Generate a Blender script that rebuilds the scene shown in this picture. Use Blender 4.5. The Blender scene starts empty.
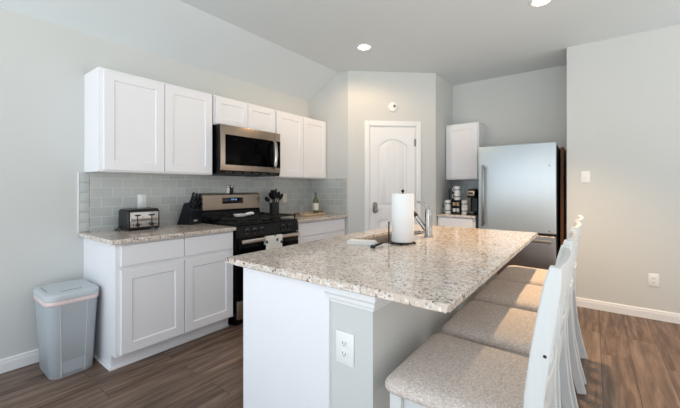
import bpy, bmesh, math, random
from mathutils import Vector, Matrix
random.seed(7)
PI = math.pi
S = bpy.context.scene
C = S.collection

# ------------------------------------------------------------------ camera
cam_d = bpy.data.cameras.new('camera')
cam_d.sensor_width = 36.0
cam_d.lens = 335.28 / 680 * 36
cam_d.shift_y = -(204 - 187.67) / 680
cam_d.clip_start = 0.02
cam = bpy.data.objects.new('camera', cam_d); C.objects.link(cam)
cam.location = (3.1938, 0, 1.2518)
cam.rotation_euler = (PI / 2, 0, 0.6469)
S.camera = cam

# ------------------------------------------------------------------ world, exposure
S.view_settings.view_transform = 'Standard'
S.view_settings.look = 'None'
S.view_settings.gamma = 1
S.view_settings.use_curve_mapping = False
S.view_settings.exposure = 0.0
W = bpy.data.worlds.new('daylight'); S.world = W; W.use_nodes = True
bg = W.node_tree.nodes['Background']
_n = W.node_tree.nodes; _l = W.node_tree.links      # sky above, added glow below the horizon to brighten the ceiling
_tc = _n.new('ShaderNodeTexCoord'); _sp = _n.new('ShaderNodeSeparateXYZ'); _l.new(_tc.outputs['Generated'], _sp.inputs[0])
_mr = _n.new('ShaderNodeMapRange'); _mr.inputs[1].default_value = -0.12; _mr.inputs[2].default_value = 0.06; _l.new(_sp.outputs[2], _mr.inputs[0])
_mx = _n.new('ShaderNodeMix'); _mx.data_type = 'RGBA'; _l.new(_mr.outputs[0], _mx.inputs[0])
_mx.inputs[6].default_value = (2.1, 2.08, 2.0, 1); _mx.inputs[7].default_value = (0.98, 0.955, 0.95, 1)
_l.new(_mx.outputs[2], bg.inputs[0])
bg.inputs[1].default_value = 1.0

def area_light(name, loc, target, sx, sy, power, col):
    d = bpy.data.lights.new(name, 'AREA'); d.shape = 'RECTANGLE'; d.size = sx; d.size_y = sy
    d.energy = power; d.color = col
    o = bpy.data.objects.new(name, d); C.objects.link(o); o.location = loc
    o.rotation_euler = (Vector(target) - Vector(loc)).to_track_quat('-Z', 'Y').to_euler()
    return o
# daylight from the living-room windows behind the camera
area_light('window_daylight', (2.4, -2.6, 1.6), (2.2, 3.0, 1.3), 5.6, 4.0, 78, (0.50, 0.76, 1.0))

# ------------------------------------------------------------------ material helpers
def srgb(r, g, b):
    f = lambda c: (c / 255 / 12.92) if c / 255 <= 0.04045 else ((c / 255 + 0.055) / 1.055) ** 2.4
    return (f(r), f(g), f(b), 1)

def mat(name, col, rough=0.5, metal=0.0, spec=0.5, emit=None, estr=0, trans=0, noise=None, bump=None, ior=1.45, coat=0):
    m = bpy.data.materials.new(name); m.use_nodes = True
    nt = m.node_tree; b = nt.nodes['Principled BSDF']
    b.inputs['Base Color'].default_value = col
    b.inputs['Roughness'].default_value = rough
    b.inputs['Metallic'].default_value = metal
    b.inputs['Specular IOR Level'].default_value = spec
    b.inputs['IOR'].default_value = ior
    b.inputs['Transmission Weight'].default_value = trans
    b.inputs['Coat Weight'].default_value = coat
    if emit:
        b.inputs['Emission Color'].default_value = emit; b.inputs['Emission Strength'].default_value = estr
    tc = nt.nodes.new('ShaderNodeTexCoord')
    if noise:   # (scale xyz, amount): gentle tone variation
        mp = nt.nodes.new('ShaderNodeMapping'); mp.inputs['Scale'].default_value = noise[0]
        nz = nt.nodes.new('ShaderNodeTexNoise'); nz.inputs['Scale'].default_value = 1; nz.inputs['Detail'].default_value = 4
        nt.links.new(tc.outputs['Object'], mp.inputs[0]); nt.links.new(mp.outputs[0], nz.inputs['Vector'])
        mx = nt.nodes.new('ShaderNodeMix'); mx.data_type = 'RGBA'
        a = noise[1]
        mx.inputs[6].default_value = tuple(max(0, c * (1 - a)) for c in col[:3]) + (1,)
        mx.inputs[7].default_value = tuple(min(1, c * (1 + a)) for c in col[:3]) + (1,)
        nt.links.new(nz.outputs['Fac'], mx.inputs[0]); nt.links.new(mx.outputs[2], b.inputs['Base Color'])
    if bump:    # (scale, strength)
        nz2 = nt.nodes.new('ShaderNodeTexNoise'); nz2.inputs['Scale'].default_value = bump[0]; nz2.inputs['Detail'].default_value = 3
        nt.links.new(tc.outputs['Object'], nz2.inputs['Vector'])
        bp = nt.nodes.new('ShaderNodeBump'); bp.inputs['Strength'].default_value = bump[1]; bp.inputs['Distance'].default_value = 0.004
        nt.links.new(nz2.outputs['Fac'], bp.inputs['Height']); nt.links.new(bp.outputs[0], b.inputs['Normal'])
    return m

def ramp(nt, pts, interp='LINEAR'):
    r = nt.nodes.new('ShaderNodeValToRGB'); r.color_ramp.interpolation = interp
    el = r.color_ramp.elements
    el[0].position, el[0].color = pts[0]; el[1].position, el[1].color = pts[-1]
    for p, c in pts[1:-1]:
        e = el.new(p); e.color = c
    return r

def granite():
    m = bpy.data.materials.new('granite'); m.use_nodes = True; nt = m.node_tree; N = nt.nodes; L = nt.links
    b = N['Principled BSDF']; b.inputs['Roughness'].default_value = 0.08; b.inputs['Specular IOR Level'].default_value = 0.55
    tc = N.new('ShaderNodeTexCoord')
    def nz(scale, det=3, rough=0.6):
        n = N.new('ShaderNodeTexNoise'); n.inputs['Scale'].default_value = scale; n.inputs['Detail'].default_value = det
        n.inputs['Roughness'].default_value = rough
        L.new(tc.outputs['Object'], n.inputs['Vector']); return n
    def mix(a, bcol, fac):
        x = N.new('ShaderNodeMix'); x.data_type = 'RGBA'
        if isinstance(a, tuple): x.inputs[6].default_value = a
        else: L.new(a, x.inputs[6])
        x.inputs[7].default_value = bcol; L.new(fac, x.inputs[0]); return x.outputs[2]
    def cells(scale, lo, hi, off):
        mp = N.new('ShaderNodeMapping'); mp.inputs['Location'].default_value = (off, off * 1.7, off * 0.6)
        wn = N.new('ShaderNodeTexNoise'); wn.inputs['Scale'].default_value = scale * 1.6; wn.inputs['Detail'].default_value = 2
        va = N.new('ShaderNodeVectorMath'); va.operation = 'MULTIPLY_ADD'; va.inputs[1].default_value = (0.9 / scale,) * 3
        L.new(tc.outputs['Object'], mp.inputs[0]); L.new(mp.outputs[0], wn.inputs['Vector']); L.new(wn.outputs['Color'], va.inputs[0]); L.new(mp.outputs[0], va.inputs[2])
        v = N.new('ShaderNodeTexVoronoi'); v.inputs['Scale'].default_value = scale; L.new(va.outputs[0], v.inputs['Vector'])
        sp = N.new('ShaderNodeSeparateColor'); L.new(v.outputs['Color'], sp.inputs[0])
        r = ramp(nt, [(lo, (0, 0, 0, 1)), (hi, (1, 1, 1, 1))]); L.new(sp.outputs[0], r.inputs[0]); return r.outputs[0]
    base = ramp(nt, [(0.38, srgb(204, 187, 172)), (0.62, srgb(224, 214, 204))])
    L.new(nz(9, 4, 0.7).outputs['Fac'], base.inputs[0])
    def fac(scale, lo, hi, det=2):
        r = ramp(nt, [(lo, (0, 0, 0, 1)), (hi, (1, 1, 1, 1))]); L.new(nz(scale, det).outputs['Fac'], r.inputs[0]); return r.outputs[0]
    c = mix(base.outputs[0], srgb(206, 187, 170), cells(80, 0.66, 0.84, 3.1))
    c = mix(c, srgb(228, 222, 215), cells(100, 0.74, 0.86, 7.7))
    c = mix(c, srgb(178, 160, 146), cells(120, 0.88, 0.94, 1.3))
    c = mix(c, srgb(160, 156, 155), cells(150, 0.92, 0.94, 5.9))
    c = mix(c, srgb(88, 78, 75), cells(130, 0.953, 0.963, 9.2))
    c = mix(c, srgb(128, 94, 74), cells(100, 0.97, 0.98, 4.4))
    L.new(c, b.inputs['Base Color'])
    return m

def wood_floor():
    m = bpy.data.materials.new('vinyl_plank'); m.use_nodes = True; nt = m.node_tree; N = nt.nodes; L = nt.links
    b = N['Principled BSDF']; b.inputs['Roughness'].default_value = 0.42; b.inputs['Specular IOR Level'].default_value = 0.35
    tc = N.new('ShaderNodeTexCoord'); sp = N.new('ShaderNodeSeparateXYZ'); cb = N.new('ShaderNodeCombineXYZ')
    L.new(tc.outputs['Object'], sp.inputs[0]); L.new(sp.outputs[1], cb.inputs[0]); L.new(sp.outputs[0], cb.inputs[1])
    br = N.new('ShaderNodeTexBrick'); br.inputs['Scale'].default_value = 1
    br.inputs['Brick Width'].default_value = 1.22; br.inputs['Row Height'].default_value = 0.18
    br.inputs['Mortar Size'].default_value = 0.0016; br.inputs['Mortar Smooth'].default_value = 0.3
    br.offset = 0.37; br.inputs['Bias'].default_value = 0.0
    br.inputs['Color1'].default_value = (0, 0, 0, 1); br.inputs['Color2'].default_value = (1, 1, 1, 1); br.inputs['Mortar'].default_value = (0.5, 0.5, 0.5, 1)
    L.new(cb.outputs[0], br.inputs['Vector'])
    # per plank shift of the grain
    ad = N.new('ShaderNodeVectorMath'); ad.operation = 'MULTIPLY_ADD'; ad.inputs[1].default_value = (9, 5, 3)
    L.new(br.outputs['Color'], ad.inputs[0]); L.new(cb.outputs[0], ad.inputs[2])
    mp = N.new('ShaderNodeMapping'); mp.inputs['Scale'].default_value = (2.2, 24, 1); L.new(ad.outputs[0], mp.inputs[0])
    n1 = N.new('ShaderNodeTexNoise'); n1.inputs['Scale'].default_value = 1; n1.inputs['Detail'].default_value = 6; n1.inputs['Roughness'].default_value = 0.62
    n1.inputs['Distortion'].default_value = 0.35
    L.new(mp.outputs[0], n1.inputs['Vector'])
    r = ramp(nt, [(0.32, srgb(62, 47, 39)), (0.48, srgb(99, 79, 66)), (0.66, srgb(138, 116, 100))]); L.new(n1.outputs['Fac'], r.inputs[0])
    n2 = N.new('ShaderNodeTexNoise'); n2.inputs['Scale'].default_value = 3.0; n2.inputs['Detail'].default_value = 2; L.new(cb.outputs[0], n2.inputs['Vector'])
    mm = N.new('ShaderNodeMath'); mm.operation = 'MULTIPLY_ADD'; mm.inputs[1].default_value = 0.26; mm.inputs[2].default_value = 0.0
    L.new(br.outputs['Color'], mm.inputs[0])
    x = N.new('ShaderNodeMix'); x.data_type = 'RGBA'; x.blend_type = 'MIX'; x.inputs[7].default_value = srgb(150, 128, 114)
    L.new(mm.outputs[0], x.inputs[0]); L.new(r.outputs[0], x.inputs[6])
    y = N.new('ShaderNodeMix'); y.data_type = 'RGBA'; y.inputs[7].default_value = srgb(46, 34, 29)
    L.new(br.outputs['Fac'], y.inputs[0]); L.new(x.outputs[2], y.inputs[6])
    L.new(y.outputs[2], b.inputs['Base Color'])
    return m

def tile(name, axis):
    m = bpy.data.materials.new(name); m.use_nodes = True; nt = m.node_tree; N = nt.nodes; L = nt.links
    b = N['Principled BSDF']; b.inputs['Roughness'].default_value = 0.16
    tc = N.new('ShaderNodeTexCoord'); sp = N.new('ShaderNodeSeparateXYZ'); cb = N.new('ShaderNodeCombineXYZ')
    L.new(tc.outputs['Object'], sp.inputs[0]); L.new(sp.outputs[axis], cb.inputs[0]); L.new(sp.outputs[2], cb.inputs[1])
    br = N.new('ShaderNodeTexBrick'); br.inputs['Scale'].default_value = 1
    br.inputs['Brick Width'].default_value = 0.1545; br.inputs['Row Height'].default_value = 0.0782
    br.inputs['Mortar Size'].default_value = 0.0022; br.inputs['Mortar Smooth'].default_value = 0.2
    br.inputs['Color1'].default_value = srgb(176, 180, 178); br.inputs['Color2'].default_value = srgb(190, 193, 190)
    br.inputs['Mortar'].default_value = srgb(216, 216, 212)
    L.new(cb.outputs[0], br.inputs['Vector']); L.new(br.outputs['Color'], b.inputs['Base Color'])
    bp = N.new('ShaderNodeBump'); bp.inputs['Strength'].default_value = 0.5; bp.inputs['Distance'].default_value = 0.002; bp.invert = True
    L.new(br.outputs['Fac'], bp.inputs['Height']); L.new(bp.outputs[0], b.inputs['Normal'])
    return m

def linen():
    m = mat('seat_fabric', srgb(186, 174, 160), 0.9, spec=0.2)
    nt = m.node_tree; N = nt.nodes; L = nt.links; b = N['Principled BSDF']; tc = N.new('ShaderNodeTexCoord')
    outs = []
    for sc in ((420, 90, 200), (90, 420, 200)):
        mp = N.new('ShaderNodeMapping'); mp.inputs['Scale'].default_value = sc
        n = N.new('ShaderNodeTexNoise'); n.inputs['Scale'].default_value = 1; n.inputs['Detail'].default_value = 2
        L.new(tc.outputs['Object'], mp.inputs[0]); L.new(mp.outputs[0], n.inputs['Vector']); outs.append(n.outputs['Fac'])
    a = N.new('ShaderNodeMath'); a.operation = 'ADD'; L.new(outs[0], a.inputs[0]); L.new(outs[1], a.inputs[1])
    h = N.new('ShaderNodeMath'); h.operation = 'MULTIPLY'; h.inputs[1].default_value = 0.5; L.new(a.outputs[0], h.inputs[0])
    r = ramp(nt, [(0.34, srgb(172, 158, 148)), (0.5, srgb(205, 193, 184)), (0.64, srgb(229, 220, 211))]); L.new(h.outputs[0], r.inputs[0])
    L.new(r.outputs[0], b.inputs['Base Color'])
    bp = N.new('ShaderNodeBump'); bp.inputs['Strength'].default_value = 0.35; bp.inputs['Distance'].default_value = 0.002
    L.new(h.outputs[0], bp.inputs['Height']); L.new(bp.outputs[0], b.inputs['Normal'])
    return m

def print_cloth():
    m = mat('print_cloth', srgb(225, 222, 214), 0.9, spec=0.2)
    nt = m.node_tree; N = nt.nodes; L = nt.links; b = N['Principled BSDF']; tc = N.new('ShaderNodeTexCoord')
    v = N.new('ShaderNodeTexVoronoi'); v.inputs['Scale'].default_value = 17; L.new(tc.outputs['Object'], v.inputs['Vector'])
    n = N.new('ShaderNodeTexNoise'); n.inputs['Scale'].default_value = 40; L.new(tc.outputs['Object'], n.inputs['Vector'])
    a = N.new('ShaderNodeMath'); a.operation = 'MULTIPLY_ADD'; a.inputs[1].default_value = 0.7; L.new(n.outputs['Fac'], a.inputs[0]); L.new(v.outputs['Distance'], a.inputs[2])
    r = ramp(nt, [(0.56, srgb(52, 78, 66)), (0.62, srgb(226, 223, 215))]); L.new(a.outputs[0], r.inputs[0])
    L.new(r.outputs[0], b.inputs['Base Color'])
    return m

def brushed(name, col, rough, axis=0, metal=1.0):
    sc = [260, 260, 260]; sc[axis] = 2
    m = mat(name, col, rough, metal, noise=(tuple(sc), 0.07))
    return m

WALL = mat('wall_paint', srgb(208, 209, 206), 0.85, spec=0.2, noise=((3, 3, 3), 0.012), bump=(220, 0.03))
CEIL = mat('ceiling_paint', srgb(216, 222, 224), 0.9, spec=0.15, noise=((3, 3, 3), 0.012), bump=(160, 0.05))
TRIM = mat('white_trim', srgb(235, 235, 235), 0.4, noise=((9, 9, 9), 0.008))
CAB = mat('white_cabinet_paint', srgb(238, 237, 239), 0.38, noise=((7, 7, 7), 0.008))
CABIN = mat('cabinet_reveal', srgb(205, 203, 203), 0.5, noise=((7, 7, 7), 0.01))
PLATE = mat('white_plastic', srgb(236, 236, 234), 0.3, noise=((30, 30, 30), 0.01))
CREAM = mat('cream_plastic', srgb(226, 218, 204), 0.35, noise=((30, 30, 30), 0.01))
SLOT = mat('dark_slot', srgb(45, 45, 47), 0.6, noise=((50, 50, 50), 0.05))
GRAN = granite()
FLOOR = wood_floor()
TILE_Y = tile('subway_tile_side', 1)
TILE_X = tile('subway_tile_end', 0)
TILEEDGE = mat('tile_edge', srgb(192, 196, 195), 0.25, noise=((10, 10, 40), 0.02))
STEEL = brushed('stainless_steel', srgb(166, 152, 139), 0.3, 1)
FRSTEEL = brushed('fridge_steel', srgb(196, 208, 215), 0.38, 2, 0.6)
FZSTEEL = brushed('freezer_reflection_steel', srgb(140, 130, 124), 0.3, 2)  # darker than the door: reflection of the dark floor put into the colour
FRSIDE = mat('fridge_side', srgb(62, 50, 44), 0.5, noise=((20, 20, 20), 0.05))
CHROME = mat('chrome', srgb(190, 188, 186), 0.12, 1.0, noise=((15, 15, 15), 0.03))
SATIN = mat('satin_nickel', srgb(150, 146, 140), 0.3, 1.0, noise=((15, 15, 15), 0.03))
BLACK = mat('black_enamel', srgb(9, 9, 10), 0.26, spec=0.3, noise=((20, 20, 20), 0.06))
BLACKG = mat('black_glass', srgb(5, 5, 6), 0.1, spec=0.05, noise=((20, 20, 20), 0.06))
IRON = mat('cast_iron', srgb(22, 20, 20), 0.6, noise=((60, 60, 60), 0.12))
BLKPL = mat('black_plastic', srgb(22, 23, 26), 0.4, noise=((40, 40, 40), 0.08))
KNIFEB = mat('black_wood_block', srgb(24, 27, 34), 0.3, noise=((8, 80, 80), 0.15))
BLADE = brushed('knife_steel', srgb(170, 172, 176), 0.25, 2)
DARKMETAL = mat('bronze_wire', srgb(48, 42, 38), 0.4, 0.8, noise=((40, 40, 40), 0.08))
PAPER = mat('paper_towel', srgb(244, 243, 241), 0.95, spec=0.1, noise=((90, 90, 90), 0.012), bump=(260, 0.35))
CARD = mat('cardboard', srgb(160, 130, 100), 0.9, noise=((30, 30, 30), 0.06))
CERAM = mat('white_ceramic', srgb(238, 238, 236), 0.15, noise=((10, 10, 10), 0.01))
WOODTR = mat('light_wood', srgb(206, 184, 158), 0.5, noise=((12, 80, 80), 0.14))
BROWN = mat('streaked_brown', srgb(128, 84, 54), 0.5, noise=((40, 40, 3), 0.14))
HANDLETAN = mat('warm_nickel', srgb(196, 178, 154), 0.3, 0.7, noise=((15, 15, 15), 0.04))
GLASS = mat('clear_glass', srgb(245, 248, 247), 0.02, trans=1.0)
GREENG = mat('green_glass', srgb(140, 152, 104), 0.06, trans=0.75, spec=0.5, noise=((10, 10, 10), 0.05))
HANDST = brushed('handle_steel', srgb(216, 206, 196), 0.3, 0)
FOIL = mat('bottle_foil', srgb(92, 96, 82), 0.4, noise=((30, 30, 30), 0.06))
LABELM = mat('paper_label', srgb(226, 224, 212), 0.7, noise=((60, 60, 60), 0.03))
TRASH = mat('grey_blue_plastic', srgb(172, 178, 182), 0.42, noise=((14, 14, 14), 0.02), bump=(300, 0.04))
TRASHLID = mat('grey_lid_plastic', srgb(190, 196, 199), 0.4, noise=((14, 14, 14), 0.02))
BAG = mat('pink_white_bag', srgb(228, 208, 206), 0.45, noise=((6, 6, 30), 0.06))
WHITEW = mat('whitewashed_wood', srgb(216, 217, 215), 0.5, noise=((90, 90, 7), 0.06))
FABRIC = linen()
PRINT = print_cloth()
CLOTH = mat('white_dishcloth', srgb(238, 236, 232), 0.95, spec=0.1, noise=((60, 60, 60), 0.03), bump=(120, 0.6))
DISPLAY = mat('display_glass', srgb(10, 11, 16), 0.1, noise=((20, 20, 20), 0.05))
BLUELED = mat('blue_led', srgb(90, 130, 190), 0.4, emit=srgb(120, 165, 230), estr=1.2)
LAMPE = mat('lamp_lens', srgb(255, 240, 220), 0.4, emit=(1.0, 0.86, 0.68, 1), estr=14)
PODS = mat('coffee_pods', srgb(196, 170, 136), 0.45, noise=((50, 50, 50), 0.25))
SMOKEG = mat('smoked_glass', srgb(120, 125, 128), 0.08, trans=0.6, noise=((10, 10, 10), 0.04))
MUGBAND = mat('mug_band_glaze', srgb(126, 138, 158), 0.2, noise=((15, 15, 15), 0.1))

# ------------------------------------------------------------------ mesh builder
class MB:
    def __init__(s): s.bm = bmesh.new(); s.mi = 0
    def _fin(s, geom_faces):
        for f in geom_faces: f.material_index = s.mi
    def box(s, x0, x1, y0, y1, z0, z1, bev=0.0, seg=2):
        r = bmesh.ops.create_cube(s.bm, size=1.0); vs = r['verts']
        for v in vs:
            v.co = Vector(((x0 + x1) / 2 + v.co.x * (x1 - x0), (y0 + y1) / 2 + v.co.y * (y1 - y0), (z0 + z1) / 2 + v.co.z * (z1 - z0)))
        fs = {f for v in vs for f in v.link_faces}
        s._fin(fs)
        if bev > 0:
            es = {e for f in fs for e in f.edges}
            rb = bmesh.ops.bevel(s.bm, geom=list(es), offset=bev, segments=seg, profile=0.5, affect='EDGES')
            s._fin(rb['faces'])
        return s
    def loft(s, rings, cap0=True, cap1=True, closed=True):
        R = [[s.bm.verts.new(p) for p in ring] for ring in rings]
        n = len(R[0]); fs = []
        for a, b in zip(R[:-1], R[1:]):
            for i in range(n if closed else n - 1):
                j = (i + 1) % n
                fs.append(s.bm.faces.new((a[i], a[j], b[j], b[i])))
        if cap0: fs.append(s.bm.faces.new(list(reversed(R[0]))))
        if cap1: fs.append(s.bm.faces.new(R[-1]))
        s._fin(fs); return s
    def lathe(s, prof, cx=0, cy=0, cz=0, n=28, axis='z'):
        rings = []
        for r, h in prof:
            ring = []
            for i in range(n):
                a = 2 * PI * i / n
                u, v = r * math.cos(a), r * math.sin(a)
                if axis == 'z': p = (cx + u, cy + v, cz + h)
                elif axis == 'y': p = (cx + u, cy + h, cz - v)
                else: p = (cx + h, cy + u, cz + v)
                ring.append(p)
            rings.append(ring)
        return s.loft(rings)
    def tube(s, pts, r, n=10, flat=None):
        P = [Vector(p) for p in pts]; rings = []
        rr = r if isinstance(r, (list, tuple)) else [r] * len(P)
        T = []
        for i in range(len(P)):
            a = P[max(i - 1, 0)]; b = P[min(i + 1, len(P) - 1)]
            T.append((b - a).normalized())
        up = Vector((0, 0, 1)) if abs(T[0].z) < 0.9 else Vector((1, 0, 0))
        u = (up - T[0] * up.dot(T[0])).normalized()
        for i, p in enumerate(P):
            u = (u - T[i] * u.dot(T[i])).normalized(); v = T[i].cross(u)
            rings.append([p + (u * math.cos(2 * PI * k / n) + v * math.sin(2 * PI * k / n) * (flat or 1)) * rr[i] for k in range(n)])
        return s.loft(rings)
    def sweep_rect(s, pts, widths, axis_w, depths):
        """rectangular bar along pts; axis_w = fixed width direction"""
        P = [Vector(p) for p in pts]; w = Vector(axis_w).normalized(); rings = []
        for i, p in enumerate(P):
            t = (P[min(i + 1, len(P) - 1)] - P[max(i - 1, 0)]).normalized()
            d = w.cross(t).normalized()
            hw, hd = widths[i] / 2, depths[i] / 2
            rings.append([p + w * hw + d * hd, p - w * hw + d * hd, p - w * hw - d * hd, p + w * hw - d * hd])
        return s.loft(rings)
    def prism(s, poly, axis, a, b):
        """extrude 2D polygon along axis: axis 'x': poly=(y,z); 'y': (x,z); 'z': (x,y)"""
        f = {'x': lambda p, t: (t, p[0], p[1]), 'y': lambda p, t: (p[0], t, p[1]), 'z': lambda p, t: (p[0], p[1], t)}[axis]
        return s.loft([[f(p, a) for p in poly], [f(p, b) for p in poly]])
    def panel_front(s, x0, x1, z0, z1, y0, t, rail, deep=0.008, slope=0.006):
        """shaker slab: front face at y=y0 facing -y, thickness t behind it, recessed centre"""
        bm = s.bm
        def ring(i, y): return [bm.verts.new(p) for p in ((x0 + i, y, z0 + i), (x1 - i, y, z0 + i), (x1 - i, y, z1 - i), (x0 + i, y, z1 - i))]
        rs = [ring(0, y0 + t), ring(0, y0 + 0.002), ring(0.002, y0), ring(rail, y0), ring(rail + slope, y0 + deep)]
        fs = []
        for a, b in zip(rs[:-1], rs[1:]):
            for i in range(4):
                j = (i + 1) % 4; fs.append(bm.faces.new((a[i], a[j], b[j], b[i])))
        fs.append(bm.faces.new(rs[-1])); fs.append(bm.faces.new(list(reversed(rs[0]))))
        s._fin(fs); return s
    def build(s, name, m, parent=None, smooth=35, bevel=None):
        bm = s.bm
        bmesh.ops.recalc_face_normals(bm, faces=bm.faces)
        me = bpy.data.meshes.new(name); bm.to_mesh(me); bm.free()
        for mm in (m if isinstance(m, (list, tuple)) else [m]): me.materials.append(mm)
        if smooth:
            for p in me.polygons: p.use_smooth = True
            me.set_sharp_from_angle(angle=math.radians(smooth))
        o = bpy.data.objects.new(name, me); C.objects.link(o)
        if parent: o.parent = parent
        if bevel:
            b = o.modifiers.new('bevel', 'BEVEL'); b.width = bevel; b.segments = 2; b.limit_method = 'ANGLE'; b.angle_limit = math.radians(40)
            b.harden_normals = False
        return o

def tag(o, label, cat, group=None, kind=None):
    o['label'] = label; o['category'] = cat
    if group: o['group'] = group
    if kind: o['kind'] = kind
    return o
def thing(name, label, cat, loc=(0, 0, 0), rz=0, group=None):
    o = bpy.data.objects.new(name, None); C.objects.link(o); o.empty_display_size = 0.05
    o.location = loc; o.rotation_euler = (0, 0, rz)
    return tag(o, label, cat, group)
def place(o, loc, rz=0):
    o.location = loc; o.rotation_euler = (0, 0, rz); return o
def dup(root, loc, rz, label, group=None):
    r = root.copy(); C.objects.link(r); r.location = loc; r.rotation_euler = (0, 0, rz); r['label'] = label
    if group: r['group'] = group
    for ch in list(root.children):
        c = ch.copy(); C.objects.link(c); c.parent = r
        for g in list(ch.children):
            d = g.copy(); C.objects.link(d); d.parent = c
    return r
def struct(name, mb, m, label, cat='room', **k):
    o = mb.build(name, m, None, **k); return tag(o, label, cat, kind='structure')
def rrect(hx, hy, r, z, n=6, cx=0, cy=0):
    pts = []
    for (sx, sy, a0) in ((1, 1, 0), (-1, 1, PI / 2), (-1, -1, PI), (1, -1, 3 * PI / 2)):
        for k in range(n + 1):
            a = a0 + PI / 2 * k / n
            pts.append((cx + sx * (hx - r) + r * math.cos(a), cy + sy * (hy - r) + r * math.sin(a), z))
    return pts

# ------------------------------------------------------------------ room shell
ZC = 2.756      # flat ceiling
ZW = 2.47       # top of the range wall, where the sloped ceiling starts
XS = 0.54       # where slope meets flat
YB = 4.945      # back wall
YR = 4.346      # right wall face
CTZ = 0.9035    # counter top
Y_END = 3.50    # end of the range wall
DX0, DX1, DY1 = 0.68, 1.54, 4.28   # angled pantry wall from (DX0,Y_END) to (DX1,DY1)
YF = -1.1       # how far the room runs behind the camera
XR = 5.0

struct('floor', MB().box(-0.12, XR, YF, YB + 0.12, -0.1, 0), FLOOR, 'brown wood-look plank floor running toward the back', 'floor', smooth=None)
m = MB()
m.prism([(-0.12, ZW - 0.0607), (0, ZW), (XS, ZC), (XR, ZC), (XR, ZC + 0.12), (-0.12, ZC + 0.12)], 'y', YF, YB + 0.12)
struct('ceiling', m, CEIL, 'pale grey ceiling with a sloped strip above the range wall', 'ceiling', smooth=None)
struct('wall_left', MB().box(-0.12, 0, YF, Y_END + 0.1, 0, ZW), WALL, 'light grey wall behind the range and white cabinets', 'wall', smooth=None)
m = MB(); m.prism([(0, 0), (DX0, 0), (DX0, ZC), (XS, ZC), (0, ZW)], 'y', Y_END, Y_END + 0.1)
struct('wall_pantry_side', m, WALL, 'narrow light grey wall closing the end of the range counter', 'wall', smooth=None)
DL = math.hypot(DX1 - DX0, DY1 - Y_END); DA = math.atan2(DY1 - Y_END, DX1 - DX0)
# angled wall with a doorway, local x along the wall, -y into the kitchen
D_L, D_R, D_T = 0.286, 0.882, 2.045
m = MB()
m.box(0, D_L - 0.012, 0, 0.1, 0, ZC); m.box(D_R + 0.012, DL, 0, 0.1, 0, ZC); m.box(D_L - 0.012, D_R + 0.012, 0, 0.1, D_T + 0.012, ZC)
place(struct('wall_pantry_front', m, WALL, 'angled light grey wall holding the white pantry door', 'wall', smooth=None), (DX0, Y_END, 0), DA)
struct('wall_nook', MB().box(DX1 - 0.1, DX1, DY1, YB, 0, ZC), WALL, 'shaded short wall between pantry door and coffee nook', 'wall', smooth=None)
struct('wall_back', MB().box(DX1 - 0.1, 3.2, YB, YB + 0.12, 0, ZC), WALL, 'light grey back wall behind the fridge', 'wall', smooth=None)
struct('wall_right', MB().box(2.967, XR, YR, YB, 0, ZC), WALL, 'plain light grey wall to the right of the fridge', 'wall', smooth=None)

def baseboard(name, a, b, label, h=0.092):
    a = Vector(a); b = Vector(b); L = (b - a).length; m = MB()
    m.prism([(0, 0), (-0.014, 0), (-0.014, h - 0.03), (-0.011, h - 0.018), (-0.011, h - 0.008), (-0.006, h), (0, h)], 'x', 0, L)
    o = struct(name, m, TRIM, label, 'baseboard', smooth=None)
    return place(o, (a.x, a.y, 0), math.atan2(b.y - a.y, b.x - a.x))
baseboard('baseboard_left', (0, YF, 0), (0, 0.888, 0), 'white baseboard on the left wall behind the trash can')
baseboard('baseboard_right', (2.967, YR, 0), (XR, YR, 0), 'white baseboard along the right wall')
baseboard('baseboard_alcove', (2.03, YB, 0), (2.967, YB, 0), 'white baseboard behind the fridge')

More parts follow.
